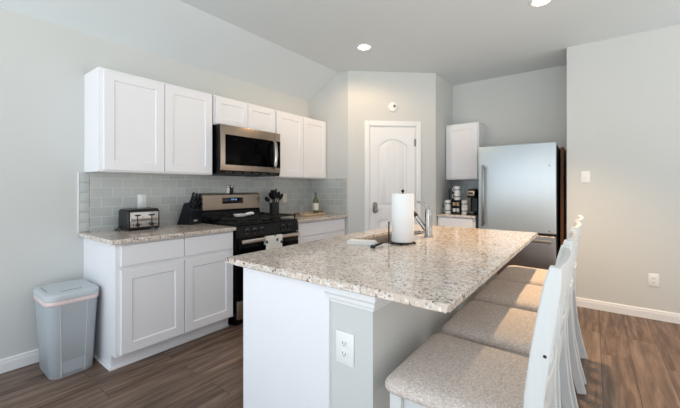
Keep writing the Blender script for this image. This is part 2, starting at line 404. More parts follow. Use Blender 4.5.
# pantry door
def pantry_door():
    d = thing('door_1', 'white two-panel arch-top pantry door in the angled wall', 'door', (DX0, Y_END, 0), DA)
    d['kind'] = 'structure'
    w = 0.062
    f = MB()   # casing
    for (x0, x1, z0, z1) in ((D_L - 0.075, D_L - 0.012, 0, D_T + 0.072), (D_R + 0.012, D_R + 0.075, 0, D_T + 0.072), (D_L - 0.012, D_R + 0.012, D_T + 0.009, D_T + 0.072)):
        f.box(x0, x1, -0.018, 0, z0, z1, 0.004)
    f.box(D_L - 0.012, D_L - 0.003, 0, 0.1, 0, D_T + 0.012); f.box(D_R + 0.003, D_R + 0.012, 0, 0.1, 0, D_T + 0.012); f.box(D_L - 0.012, D_R + 0.012, 0, 0.1, D_T + 0.003, D_T + 0.012)
    f.build('door_frame', TRIM, d)
    # leaf with two raised and fielded panels
    p = MB(); bm = p.bm
    x0, x1 = D_L, D_R; cx = (x0 + x1) / 2; hw = (x1 - x0) / 2 - 0.110
    p.box(x0, x1, 0.024, 0.050, 0.012, D_T)                                   # core
    # stiles and rails, proud of the core
    def arch(s, n=12):  # arch curve points from left to right; s = offset inward
        out = []
        for k in range(n + 1):
            t = -1 + 2 * k / n
            out.append((cx + t * (hw - s), 1.80 - s * 0.8 + 0.085 * (1 - t * t)))
        return out
    def slab(poly): p.prism(poly, 'y', 0.004, 0.025)
    slab([(x0, 0.012), (cx - hw, 0.012), (cx - hw, D_T), (x0, D_T)])
    slab([(cx + hw, 0.012), (x1, 0.012), (x1, D_T), (cx + hw, D_T)])
    slab([(cx - hw, 0.012), (cx + hw, 0.012), (cx + hw, 0.24), (cx - hw, 0.24)])
    slab([(cx - hw, 0.84), (cx + hw, 0.84), (cx + hw, 1.00), (cx - hw, 1.00)])
    ar = arch(0)
    for a, b in zip(ar[:-1], ar[1:]):
        slab([a, b, (b[0], D_T), (a[0], D_T)])
    # raised fields
    def field(lo, hi_pts):
        outer = [(cx - hw + 0.028, lo + 0.028), (cx + hw - 0.028, lo + 0.028)] + hi_pts(0.028)
        inner = [(cx - hw + 0.05, lo + 0.05), (cx + hw - 0.05, lo + 0.05)] + hi_pts(0.05)
        p.loft([[(q[0], 0.0245, q[1]) for q in outer], [(q[0], 0.010, q[1]) for q in inner]])
    field(1.00, lambda s: [(q[0], q[1]) for q in reversed(arch(s))])
    field(0.24, lambda s: [(cx + hw - s, 0.84 - s), (cx - hw + s, 0.84 - s)])
    # bead-board grooves on the fields, as slim proud strips
    for lo, hi in ((1.06, 1.79), (0.30, 0.78)):
        for k in (-1, 0, 1):
            p.box(cx + k * 0.062 - 0.028, cx + k * 0.062 + 0.028, 0.0070, 0.0105, lo, hi, 0.001, 1)
    p.build('door_leaf', TRIM, d)
    h = MB(); kx = D_L + 0.066
    h.prism([(kx + 0.031 * math.cos(a * PI / 12), 0.985 + (0.05 if 0 < a < 12 else 0) * 1 + 0.031 * math.sin(a * PI / 12)) for a in range(0, 13)]
            + [(kx + 0.031 * math.cos(a * PI / 12), 0.95 + 0.031 * math.sin(a * PI / 12)) for a in range(12, 25)], 'y', -0.004, 0.004)
    h.lathe([(0.012, 0.0), (0.012, -0.03), (0.026, -0.036), (0.031, -0.05), (0.026, -0.062), (0.0, -0.064)], kx, -0.002, 0.962, 20, 'y')
    h.build('door_knob', SATIN, d)
    for z in (0.28, 1.84):
        g = MB(); g.box(D_R - 0.012, D_R + 0.012, -0.004, 0.004, z - 0.045, z + 0.045, 0.001); g.tube([(D_R + 0.001, -0.008, z - 0.05), (D_R + 0.001, -0.008, z + 0.05)], 0.006)
        g.build('hinge', SATIN, d)
pantry_door()

# ------------------------------------------------------------------ backsplashes
m = MB(); m.box(0, 0.008, 0.925, Y_END, CTZ, 1.371)
b = m.build('backsplash', TILE_Y, None, smooth=None); tag(b, 'grey subway tile backsplash behind toaster and range', 'backsplash')
e = MB()
for k in range(6): e.box(0, 0.009, 0.858, 0.9235, CTZ + k * 0.0782 + 0.001, min(CTZ + (k + 1) * 0.0782 - 0.001, 1.371), 0.002)
e.build('end_tile_column', TILEEDGE, b)
e = MB(); e.box(0, 0.011, 0.848, 0.857, CTZ, 1.371, 0.001); e.build('edge_trim', TRIM, b)
m = MB(); m.box(0.0085, 0.655, Y_END - 0.008, Y_END, CTZ, 1.371)
b = m.build('backsplash', TILE_X, None, smooth=None); tag(b, 'bluish subway tile backsplash panel behind the wine bottle', 'backsplash')
m = MB(); m.box(DX1 + 0.002, 2.06, YB - 0.008, YB, CTZ, 1.371)
b = m.build('backsplash', TILE_X, None, smooth=None); tag(b, 'subway tile backsplash in the coffee nook behind the mugs', 'backsplash')

# ------------------------------------------------------------------ cabinets
def cabinet(name, label, group, loc, rz, w, d, h, cols, drawer=None, toe=0, drawer_cols=None, rail=0.066, edges=(0.024, 0.024)):
    """local: front at y=0 (face frame), doors proud to y=-0.02; x across"""
    t = thing(name, label, 'cabinet', loc, rz, group)
    b = MB()
    if toe:
        b.prism([(0, toe), (0.075, toe), (0.075, 0), (d, 0), (d, h), (0, h)], 'x', 0, 0.018)
        b.prism([(0, toe), (0.075, toe), (0.075, 0), (d, 0), (d, h), (0, h)], 'x', w - 0.018, w)
        b.box(0.018, w - 0.018, 0, d, toe, h); b.box(0.018, w - 0.018, 0.075, 0.09, 0, toe)
    else:
        b.box(0, w, 0, d, 0, h, 0.0012, 1)
    b.build('body', CAB, t, smooth=None)
    g = 0.003
    ztop = h - 0.016
    zb = (toe + 0.012) if toe else 0.012
    eL, eR = edges
    if drawer:
        n = drawer_cols or len(cols)
        ws = (w - eL - eR) / n
        for i in range(n):
            m = MB(); m.box(eL + i * ws + g, eL + (i + 1) * ws - g, -0.02, -0.0005, ztop - drawer, ztop, 0.002, 1); m.build('drawer', CAB, t, smooth=None)
        ztop -= drawer + 0.026
    x = eL; tot = sum(cols)
    for c in cols:
        cw = (w - eL - eR) * c / tot
        m = MB(); m.panel_front(x + g, x + cw - g, zb, ztop, -0.02, 0.0195, rail); m.build('door', CAB, t, smooth=None); x += cw
    return t
H90 = PI / 2
UG = 'white shaker wall cabinets'; BG = 'white shaker base cabinets'
cabinet('upper_cabinet', 'white two-door wall cabinet above the toaster, left of microwave', UG, (0.305, 0.892, 1.372), H90, 0.918, 0.305, 0.767, [1, 1], edges=(0.026, 0.008))
cabinet('upper_cabinet', 'short white two-door wall cabinet right above the microwave', UG, (0.305, 1.822, 1.856), H90, 0.766, 0.305, 0.283, [1, 1], rail=0.055, edges=(0.014, 0.006))
cabinet('upper_cabinet', 'white two-door wall cabinet right of the microwave by the corner', UG, (0.305, 2.596, 1.372), H90, 0.9, 0.305, 0.767, [1, 1], edges=(0.008, 0.005))
cabinet('upper_cabinet', 'white single-door wall cabinet beside the fridge over coffee nook', UG, (1.546, 4.64, 1.362), 0, 0.443, 0.305, 0.760, [1], edges=(0.01, 0.012))
cabinet('base_cabinet', 'white base cabinet under the toaster counter, beside the trash can', BG, (0.632, 0.888, 0), H90, 0.922, 0.632, 0.874, [1, 1], drawer=0.142, toe=0.105, edges=(0.026, 0.012))
cabinet('base_cabinet', 'white base cabinet right of the black gas range', BG, (0.632, 2.596, 0), H90, 0.898, 0.632, 0.874, [1, 1], drawer=0.142, toe=0.105, drawer_cols=1)
cabinet('base_cabinet', 'white base cabinet under the mugs and coffee maker', BG, (1.548, 4.335, 0), 0, 0.48, 0.61, 0.874, [1], drawer=0.142, toe=0.105)

# countertops
def slab_top(name, label, x0, x1, y0, y1, z0=0.874, z1=CTZ):
    m = MB(); m.box(x0, x1, y0, y1, z0, z1)
    return tag(m.build(name, GRAN, None, bevel=0.004), label, 'countertop')
slab_top('countertop', 'granite countertop under the toaster and knife block', 0.0, 0.676, 0.850, 1.814)
slab_top('countertop', 'granite countertop right of the range under the wooden tray', 0.0, 0.676, 2.592, 3.5)
slab_top('countertop', 'small granite countertop in the coffee nook beside fridge', 1.542, 2.034, 4.30, YB)

# shoe moulding along the base cabinet end and toe kick
m = MB(); m.box(0.0, 0.566, 0.875, 0.8875, 0, 0.018, 0.003); m.box(0.558, 0.57, 0.875, 1.808, 0, 0.018, 0.003)
tag(m.build('shoe_moulding', TRIM), 'thin white shoe moulding at foot of toaster-side base cabinet', 'moulding')

# ------------------------------------------------------------------ gas range
RG = thing('gas_range', 'stainless and black gas range with five burners and backguard', 'stove', (0.66, 1.822, 0), H90)
RW, RD = 0.762, 0.648   # local y: 0 front .. RD back
m = MB(); m.box(0.002, RW - 0.002, 0.004, RD, 0.09, 0.905, 0.003); m.box(0.03, RW - 0.03, 0.05, RD, 0.0, 0.09); m.build('body', BLACK, RG)
m = MB(); m.box(0, RW, -0.012, RD - 0.075, 0.9055, 0.922, 0.005); m.build('cooktop', BLACK, RG)
m = MB(); m.prism([(RD - 0.075, 0.905), (RD, 0.905), (RD, 1.02), (RD - 0.035, 1.02)], 'x', 0.0, RW); m.build('rear_trim', BLACK, RG, smooth=None)
m = MB(); m.prism([(RD - 0.062, 1.02), (RD, 1.02), (RD, 1.195), (RD - 0.03, 1.195), (RD - 0.062, 1.175)], 'x', 0.03, RW - 0.012)
bgd = m.build('backguard', STEEL, RG, smooth=None, bevel=0.003)
m = MB(); m.box(0.25, 0.51, RD - 0.066, RD - 0.058, 1.082, 1.145, 0.002); dsp = m.build('display', DISPLAY, bgd)
m = MB()
for k in range(4): m.box(0.36 + k * 0.017 + (0.006 if k > 1 else 0), 0.368 + k * 0.017 + (0.006 if k > 1 else 0), RD - 0.0672, RD - 0.0655, 1.118, 1.132)
m.build('lit_digits', BLUELED, bgd, smooth=None)
# front control panel
m = MB(); m.prism([(-0.012, 0.905), (-0.03, 0.80), (0.01, 0.80), (0.01, 0.905)], 'x', 0.0, RW); m.build('control_panel', BLACK, RG, smooth=None, bevel=0.004)
for kx in (0.105, 0.19, 0.275, 0.545, 0.64):
    m = MB(); m.lathe([(0.02, 0.012), (0.021, -0.012), (0.018, -0.03), (0.0, -0.031)], kx, -0.02, 0.853, 20, 'y')
    m.box(kx - 0.004, kx + 0.004, -0.056, -0.05, 0.836, 0.87, 0.0015)
    k = m.build('knob', BLKPL, RG)
    q = MB(); q.lathe([(0.026, 0.004), (0.026, -0.004), (0.0215, -0.0045), (0.0215, 0.004)], kx, -0.0215, 0.853, 24, 'y'); q.build('knob_ring', SATIN, k)
m = MB(); m.box(0.004, RW - 0.004, -0.028, 0.004, 0.245, 0.79, 0.005)
dr = m.build('oven_door', BLACKG, RG)
m = MB(); m.box(0.012, RW - 0.012, -0.031, -0.027, 0.70, 0.788, 0.001); m.build('door_trim', BLACK, dr)
m = MB(); m.box(0.02, RW - 0.02, -0.075, -0.055, 0.752, 0.785, 0.006)
for x in (0.05, RW - 0.05): m.box(x - 0.012, x + 0.012, -0.058, -0.026, 0.758, 0.779, 0.003)
m.build('handle', HANDST, dr)
m = MB(); m.box(0.004, RW - 0.004, -0.026, 0.004, 0.075, 0.238, 0.005); m.build('drawer', STEEL, RG)
# burners and grates
for (x, y, r) in ((0.17, 0.14, 0.045), (0.17, 0.42, 0.038), (0.381, 0.28, 0.05), (0.59, 0.14, 0.05), (0.59, 0.42, 0.036)):
    m = MB(); m.lathe([(r + 0.012, 0.0), (r + 0.01, 0.008), (r, 0.009), (r, 0.017), (r - 0.006, 0.02), (0.0, 0.021)], x, y, 0.922, 24); m.build('burner', IRON, RG)
for gx in (0.135, 0.381, 0.627):
    m = MB(); a, b_ = gx - 0.119, gx + 0.119; y0, y1 = 0.0, 0.555; z = 0.956
    for y in (y0, y1, (y0 + y1) / 2): m.box(a, b_, y - 0.006, y + 0.006, z, z + 0.012, 0.002, 1)
    for x in (a, b_): m.box(x - 0.006 + (0.006 if x == a else -0.006), x + 0.006 + (0.006 if x == a else -0.006), y0, y1, z, z + 0.012, 0.002, 1)
    m.box(gx - 0.005, gx + 0.005, y0, y1, z + 0.001, z + 0.013, 0.002, 1)
    for y in (0.14, 0.42): m.box(a, b_, y - 0.005, y + 0.005, z + 0.001, z + 0.013, 0.002, 1)
    for x in (a + 0.012, b_ - 0.012):
        for y in (y0, y1): m.box(x - 0.006, x + 0.006, y - 0.006, y + 0.006, 0.922, z + 0.002, 0.001, 1)
    m.build('grate', IRON, RG)

# towel on the oven handle
m = MB(); xs = [0.275 + 0.2 * k / 12 for k in range(13)]
def tw(x, off): return 0.004 * math.sin(x * 70 + off)
front = []; n = 8
prof = [(-0.0815, 0.62), (-0.082, 0.66), (-0.081, 0.70), (-0.080, 0.75), (-0.079, 0.783), (-0.073, 0.7915), (-0.057, 0.7915), (-0.051, 0.783), (-0.050, 0.75), (-0.049, 0.71)]
rings = []
for x in xs:
    o_ = [(x, y - (0.002 + max(0, tw(x, 0)) if y < -0.07 else 0), z) for y, z in prof]
    i_ = [(x, y + (0.003 if y < -0.078 else (-0.003 if y > -0.054 else 0)), z - (0.003 if z > 0.785 else 0)) for y, z in reversed(prof)]
    rings.append(o_ + i_)
m.loft(rings)
tw_o = m.build('kitchen_towel', PRINT, None); place(tw_o, (0.66, 1.822, 0), H90)
tag(tw_o, 'white kitchen towel with dark leaf print on the oven handle', 'towel')

# spoon rest on the cooktop
SRz = 0.970
m = MB()
m.loft([rrect(0.045, 0.06, 0.03, 0.0), rrect(0.058, 0.075, 0.036, 0.02), rrect(0.06, 0.077, 0.037, 0.024), rrect(0.05, 0.067, 0.033, 0.018), rrect(0.035, 0.05, 0.025, 0.008)])
m.tube([(0.03, 0.06, 0.017), (0.045, 0.10, 0.026), (0.05, 0.15, 0.03), (0.047, 0.18, 0.026)], [0.014, 0.015, 0.016, 0.010], 10, 0.7)
o = m.build('spoon_rest', CERAM, None); o.scale = (0.75, 0.75, 0.95); place(o, (0.43, 2.03, SRz), -0.1); tag(o, 'white ceramic spoon rest lying on the stove grates', 'spoon rest')

# salt and pepper shakers on the backguard
def shaker(body, label, y):
    t = thing('shaker', label, 'shaker', (0.028, y, 1.195), 0, 'shakers on the backguard')
    m = MB(); m.lathe([(0.016, 0), (0.018, 0.004), (0.017, 0.05), (0.015, 0.058), (0, 0.058)], n=18); m.build('jar', body, t)
    m = MB(); m.lathe([(0.0155, 0.058), (0.0165, 0.06), (0.0165, 0.073), (0.010, 0.079), (0, 0.08)], n=18); m.build('lid', CHROME, t)
shaker(PLATE, 'white salt shaker standing on the range backguard', 2.175)
shaker(BLKPL, 'dark pepper shaker standing on the range backguard', 2.22)

# ------------------------------------------------------------------ microwave
MW = thing('microwave', 'stainless over-the-range microwave with black window', 'microwave', (0.388, 1.836, 1.386), H90)
MWW, MWH = 0.757, 0.44
m = MB(); m.box(0, MWW, 0.0, 0.375, 0.004, MWH + 0.028, 0.003); m.build('body', BLACK, MW)
m = MB(); m.box(0.0, MWW * 0.985, -0.022, -0.0005, 0.03, MWH + 0.024, 0.004)
md = m.build('door', STEEL, MW)
m = MB(); m.box(0.045, 0.652, -0.0245, -0.020, 0.085, 0.375, 0.002); m.build('window', BLACKG, md)
m = MB(); m.box(0.672, 0.744, -0.0245, -0.020, 0.085, 0.375, 0.002); m.build('control_panel', BLACKG, md)
m = MB(); m.box(0.6605, 0.6635, -0.0228, -0.019, 0.03, MWH + 0.024); m.build('door_gap', SLOT, md, smooth=None)
m = MB()
pts = [(0.648, -0.02, 0.075), (0.646, -0.055, 0.10), (0.645, -0.068, 0.17), (0.645, -0.072, 0.23), (0.645, -0.068, 0.29), (0.646, -0.055, 0.35), (0.648, -0.02, 0.375)]
m.tube(pts, [0.011] * 7, 12, 1.5); m.build('handle', CHROME, md)
m = MB(); m.box(0.01, MWW - 0.01, 0.0, 0.36, -0.008, 0.0035, 0.001)
for k in range(6): m.box(0.05 + k * 0.11, 0.13 + k * 0.11, -0.012, -0.002, 0.006, 0.022)
m.build('vent_grille', SLOT, MW, smooth=None)

# ------------------------------------------------------------------ fridge
FR = thing('refrigerator', 'tall stainless bottom-freezer refrigerator beside the coffee nook', 'refrigerator', (2.088, 4.235, 0), 0)
FW = 0.79
m = MB(); m.box(0.006, FW - 0.006, 0.065, 0.69, 0.03, 1.725, 0.004); m.box(0.03, FW - 0.03, 0.1, 0.66, 0, 0.03); m.build('body', FRSIDE, FR)
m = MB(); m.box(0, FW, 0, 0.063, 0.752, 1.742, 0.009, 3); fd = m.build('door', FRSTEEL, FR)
m = MB(); m.box(0.05, 0.078, -0.060, -0.035, 0.80, 1.52, 0.005)
for z in (0.84, 1.48): m.box(0.061, 0.075, -0.037, 0.002, z - 0.015, z + 0.015, 0.002)
m.build('handle', SATIN, fd)
for z in (0.78, 1.49):
    m = MB(); m.lathe([(0.006, 0.001), (0.006, -0.003), (0, -0.0035)], FW - 0.06, 0, z, 12, 'y'); m.build('screw_cap', SLOT, fd)
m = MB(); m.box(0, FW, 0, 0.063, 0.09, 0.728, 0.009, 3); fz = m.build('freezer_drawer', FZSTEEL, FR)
m = MB(); m.box(0.08, FW - 0.04, -0.05, -0.03, 0.655, 0.69, 0.005)
for x in (0.12, FW - 0.09): m.box(x - 0.015, x + 0.015, -0.032, 0.002, 0.66, 0.685, 0.002)
m.build('handle', STEEL, fz)
m = MB(); m.box(0.004, FW - 0.004, 0.012, 0.064, 0.0, 0.086, 0.002); m.build('kick_plate', BLKPL, FR)

m = MB(); m.box(2.893, 2.925, 4.60, 4.925, 0.0, 1.715, 0.003); m.box(2.895, 2.923, 4.597, 4.6005, 0.04, 1.68)  # slim upright brown box filling the gap beside the fridge
tag(m.build('brown_panel', BROWN), 'tall brown panel in the gap right of the fridge', 'panel')

# ------------------------------------------------------------------ kitchen island
IX0, IX1, IY0, IY1 = 1.725, 2.851, 0.9885, 3.0007
IS = thing('kitchen_island', 'large kitchen island with white end panel and grey breakfast-bar wall', 'island', (2.2, 2.0, 0))
def isl(mb, name, mtl, parent=IS, **k):
    for v in mb.bm.verts: v.co -= Vector((2.2, 2.0, 0))
    return mb.build(name, mtl, parent, **k)
BX0, PX0, PX1, BY0, BY1 = 1.852, 2.369, 2.562, 1.02, 2.97
m = MB(); m.box(BX0, PX0 - 0.0005, BY0 + 0.018, BY1 - 0.02, 0.105, 0.7); m.box(BX0 + 0.075, PX0 - 0.0005, BY0 + 0.018, BY1 - 0.02, 0, 0.105)
m.box(BX0, 1.862, BY0 + 0.018, BY1 - 0.02, 0.7, 0.8735); m.box(2.185, PX0 - 0.0005, BY0 + 0.018, BY1 - 0.02, 0.7, 0.8735)
m.box(1.862, 2.2, BY0 + 0.018, 1.82, 0.7, 0.8735); m.box(1.862, 2.2, 2.62, BY1 - 0.02, 0.7, 0.8735)
isl(m, 'cabinet_run', CAB, smooth=None)
m = MB(); m.box(1.832, PX0, BY0, BY0 + 0.0175, 0.0, 0.8735, 0.001, 1); isl(m, 'end_panel', CAB, smooth=None)
for i in range(4):      # doors facing the range
    m = MB(); y0 = BY0 + 0.03 + i * 0.475; m.box(BX0 - 0.02, BX0 - 0.0005, y0, y0 + 0.47, 0.12, 0.855, 0.002, 1); isl(m, 'door', CAB, smooth=None)
m = MB(); m.box(PX0, PX1, BY0 + 0.012, BY1, 0.0, 0.8735); pw = isl(m, 'pony_wall', WALL, smooth=None)
# crown strip under the top, wrapping end and stool side
m = MB()
prof = [(0, 0.808), (0.006, 0.808), (0.008, 0.818), (0.014, 0.824), (0.016, 0.838), (0.024, 0.848), (0.026, 0.8733), (0, 0.8733)]
e0 = [(PX0 - 0.016, BY0 + 0.012 - d, z) for d, z in prof]
e1 = [(PX1 + d, BY0 + 0.012 - d, z) for d, z in prof]
e2 = [(PX1 + d, BY1, z) for d, z in prof]
m.loft([e0, e1, e2]); isl(m, 'crown_strip', TRIM, smooth=None)
m = MB()
prof = [(0, 0), (0.013, 0), (0.013, 0.07), (0.009, 0.082), (0.005, 0.09), (0, 0.09)]
m.loft([[(PX0 + 0.001, BY0 + 0.012 - d, z) for d, z in prof], [(PX1 + d, BY0 + 0.012 - d, z) for d, z in prof], [(PX1 + d, BY1, z) for d, z in prof]])
isl(m, 'base_strip', TRIM, smooth=None)

def outlet_mesh_parts(parent, w=0.072, h=0.116, kind='outlet', plate=PLATE, xf=None):
    """local: plate on the wall plane y=0 facing -y, centred at z=0"""
    def bl(mb, n, mt, par):
        if xf:
            for v in mb.bm.verts: v.co = xf @ v.co
        return mb.build(n, mt, par)
    m = MB(); m.box(-w / 2, w / 2, -0.006, 0, -h / 2, h / 2, 0.0025)
    pl = bl(m, 'cover_plate', plate, parent)
    if kind == 'outlet':
        for s in (-1, 1):
            m = MB(); zc = s * 0.0195
            poly = [(0.0165 * math.cos(a), zc + 0.0145 * max(-0.85, min(0.85, math.sin(a) * 1.15))) for a in [2 * PI * k / 20 for k in range(20)]]
            m.prism(poly, 'y', -0.0085, -0.005); m.mi = 1
            m.box(-0.0075, -0.0055, -0.0092, -0.008, zc - 0.003, zc + 0.006); m.box(0.0055, 0.0075, -0.0092, -0.008, zc - 0.003, zc + 0.005)
            m.box(-0.002, 0.002, -0.0092, -0.008, zc - 0.0095, zc - 0.0055)
            bl(m, 'socket', [plate, SLOT], pl)
    elif kind == 'rocker':
        m = MB(); m.box(-0.0165, 0.0165, -0.010, -0.005, -0.033, 0.033, 0.002); bl(m, 'rocker', plate, pl)
    else:
        m = MB(); m.box(-0.005, 0.005, -0.016, -0.005, -0.010, 0.012, 0.002); bl(m, 'toggle', SLOT if kind == 'dark' else plate, pl)
    return pl
pl = outlet_mesh_parts(IS, w=0.084, h=0.124, xf=Matrix.Translation((2.44 - 2.2, BY0 + 0.012 - 2.0, 0.641)))
pl.name = 'outlet'; pl['label'] = 'white duplex outlet on the grey end of the island wall'

# island countertop with the sink cut-out
SX0, SX1, SY0, SY1 = 1.885, 2.155, 1.85, 2.58
m = MB(); bm = m.bm
xs = [IX0, SX0, SX1, IX1]; ys = [IY0, SY0, SY1, IY1]
V = {}
for zi, z in enumerate((0.874, CTZ)):
    for i, x in enumerate(xs):
        for j, y in enumerate(ys): V[i, j, zi] = bm.verts.new((x, y, z))
for zi in (0, 1):
    for i in range(3):
        for j in range(3):
            if (i, j) != (1, 1): bm.faces.new([V[i, j, zi], V[i + 1, j, zi], V[i + 1, j + 1, zi], V[i, j + 1, zi]])
for i in range(3):
    for j in (0, 3): bm.faces.new([V[i, j, 0], V[i + 1, j, 0], V[i + 1, j, 1], V[i, j, 1]])
    for k in (0, 3): bm.faces.new([V[k, i, 0], V[k, i + 1, 0], V[k, i + 1, 1], V[k, i, 1]])
for (a, b_) in (((1, 1), (2, 1)), ((2, 1), (2, 2)), ((2, 2), (1, 2)), ((1, 2), (1, 1))):
    bm.faces.new([V[a[0], a[1], 0], V[b_[0], b_[1], 0], V[b_[0], b_[1], 1], V[a[0], a[1], 1]])
tag(m.build('island_countertop', GRAN, None, bevel=0.005), 'large speckled granite island countertop with sink and faucet', 'countertop')
m = MB()
sx, sy = (SX0 + SX1) / 2, (SY0 + SY1) / 2; hx, hy = (SX1 - SX0) / 2, (SY1 - SY0) / 2
m.loft([rrect(hx + 0.02, hy + 0.02, 0.03, 0.8735), rrect(hx + 0.004, hy + 0.004, 0.03, 0.8735), rrect(hx, hy, 0.03, 0.866), rrect(hx - 0.004, hy - 0.004, 0.04, 0.72), rrect(hx - 0.03, hy - 0.03, 0.05, 0.706),
        rrect(hx - 0.03, hy - 0.03, 0.05, 0.702), rrect(hx + 0.003, hy + 0.003, 0.04, 0.715), rrect(hx + 0.006, hy + 0.006, 0.03, 0.868), rrect(hx + 0.02, hy + 0.02, 0.03, 0.870)], cap0=False, cap1=False)
bm = m.bm
for zz in (0.706, 0.702):
    vs = [v for v in bm.verts if abs(v.co.z - zz) < 1e-5]
    if len(vs) > 2:
        c_ = Vector((0, 0, zz)); vs.sort(key=lambda v: math.atan2(v.co.y, v.co.x)); bm.faces.new(vs)
sk = m.build('sink', STEEL, None); sk.location = (sx, sy, 0); tag(sk, 'stainless undermount sink set into the island countertop', 'sink')

# faucet
FC = thing('faucet', 'chrome pull-out kitchen faucet behind the paper towels', 'faucet', (2.27, 2.255, CTZ)); FC.scale = (1.12, 1.15, 1.03)
m = MB(); m.lathe([(0.03, 0), (0.03, 0.006), (0.025, 0.012), (0.023, 0.05), (0.022, 0.15), (0.0215, 0.175), (0.018, 0.192), (0.0, 0.20)], n=24); m.build('body', CHROME, FC)
m = MB(); m.tube([(-0.012, 0, 0.045), (-0.04, 0, 0.082), (-0.066, 0, 0.118), (-0.082, 0, 0.14)], [0.016, 0.0145, 0.0135, 0.0135], 14); sp_ = m.build('spout', CHROME, FC)
m = MB(); m.tube([(-0.080, 0, 0.138), (-0.092, 0, 0.153), (-0.105, 0, 0.162), (-0.112, 0, 0.158)], [0.0145, 0.0155, 0.015, 0.013], 14); m.build('spray_head', DARKMETAL, sp_)
m = MB(); m.tube([(0.0, 0, 0.19), (-0.012, 0, 0.212), (-0.035, 0, 0.228), (-0.062, 0, 0.238), (-0.078, 0, 0.24)], [0.012, 0.009, 0.0075, 0.007, 0.0055], 12); m.build('lever', CHROME, FC)

# paper towel holder and roll
PX, PY = 2.243, 1.91
PH = thing('paper_towel_holder', 'dark bronze wire paper towel holder on the island', 'paper towel holder', (PX, PY, CTZ))
m = MB()
ring = [(0.072 * math.cos(2 * PI * k / 32), 0.072 * math.sin(2 * PI * k / 32), 0.009) for k in range(33)]
m.tube(ring, 0.0035, 8)
for a in (0.3, 0.3 + PI / 2, 0.3 + PI, 0.3 + 3 * PI / 2):
    m.tube([(0, 0, 0.009), (0.074 * math.cos(a), 0.074 * math.sin(a), 0.009)], 0.003, 8)
    m.lathe([(0.0, -0.009), (0.006, -0.008), (0.007, -0.003), (0.005, 0.002), (0, 0.004)], 0.074 * math.cos(a), 0.074 * math.sin(a), 0.009, 12)
m.build('base', DARKMETAL, PH)
m = MB(); m.tube([(0, 0, 0.009), (0, 0, 0.323)], 0.005, 10); m.build('post', DARKMETAL, PH)
m = MB(); m.lathe([(0, -0.011), (0.008, -0.006), (0.01, 0), (0.008, 0.007), (0, 0.011)], 0, 0, 0.327, 16); m.build('finial', DARKMETAL, PH)
rx, ry = 2.202 - PX, 1.806 - PY
m = MB(); m.tube([(rx * 0.6, ry * 0.6, 0.009), (rx, ry, 0.009), (rx, ry, 0.05), (rx, ry, 0.13)], 0.0042, 8); m.lathe([(0, 0), (0.0065, 0.004), (0.006, 0.011), (0, 0.015)], rx, ry, 0.128, 12); m.build('side_arm', DARKMETAL, PH)
PR = thing('paper_towel_roll', 'white paper towel roll standing on its wire holder', 'paper towels', (PX, PY, CTZ + 0.0128))
m = MB(); m.lathe([(0.022, 0.001), (0.066, 0.0), (0.069, 0.003), (0.069, 0.296), (0.066, 0.299), (0.022, 0.298)], n=40)
m.build('towels', PAPER, PR, smooth=50)
m = MB(); m.lathe([(0.0195, 0.0005), (0.0217, 0.0005), (0.0217, 0.2995), (0.0195, 0.2995)], n=24); m.build('cardboard_core', CARD, PR)

# white folded cloth and scrub brush by the sink
m = MB(); n = 16
def wob(i, k): return 0.003 * math.sin(i * 1.7 + k)
for lay, (hx_, hy_, z0_, z1_) in enumerate(((0.092, 0.046, 0.0, 0.008), (0.090, 0.044, 0.0082, 0.015), (0.085, 0.040, 0.0152, 0.021))):
    def rg(z, ins):
        p = rrect(hx_ - ins, hy_ - ins, 0.012, z, 5); return [(x + wob(i, lay), y + wob(i, lay + 2), z_) for i, (x, y, z_) in enumerate(p)]
    m.loft([rg(z0_, 0.003), rg((z0_ + z1_) / 2, 0), rg(z1_, 0.004)])
o = m.build('dishcloth', CLOTH, None); place(o, (2.045, 1.745, CTZ), 0.36); tag(o, 'folded white dishcloth on the island beside the sink', 'cloth')
SB = thing('dish_brush', 'dark-handled dish brush on the island by the folded cloth', 'brush', (2.178, 1.70, CTZ), 1.6)
m = MB(); m.tube([(-0.03, 0, 0.010), (0.02, 0, 0.012), (0.07, 0, 0.014), (0.085, 0, 0.012)], [0.006, 0.007, 0.006, 0.004], 10); m.build('handle', DARKMETAL, SB)
m = MB(); m.lathe([(0.014, 0.0), (0.015, 0.008), (0.012, 0.018), (0, 0.02)], -0.042, 0, 0.0, 16); m.build('bristles', BLKPL, SB)

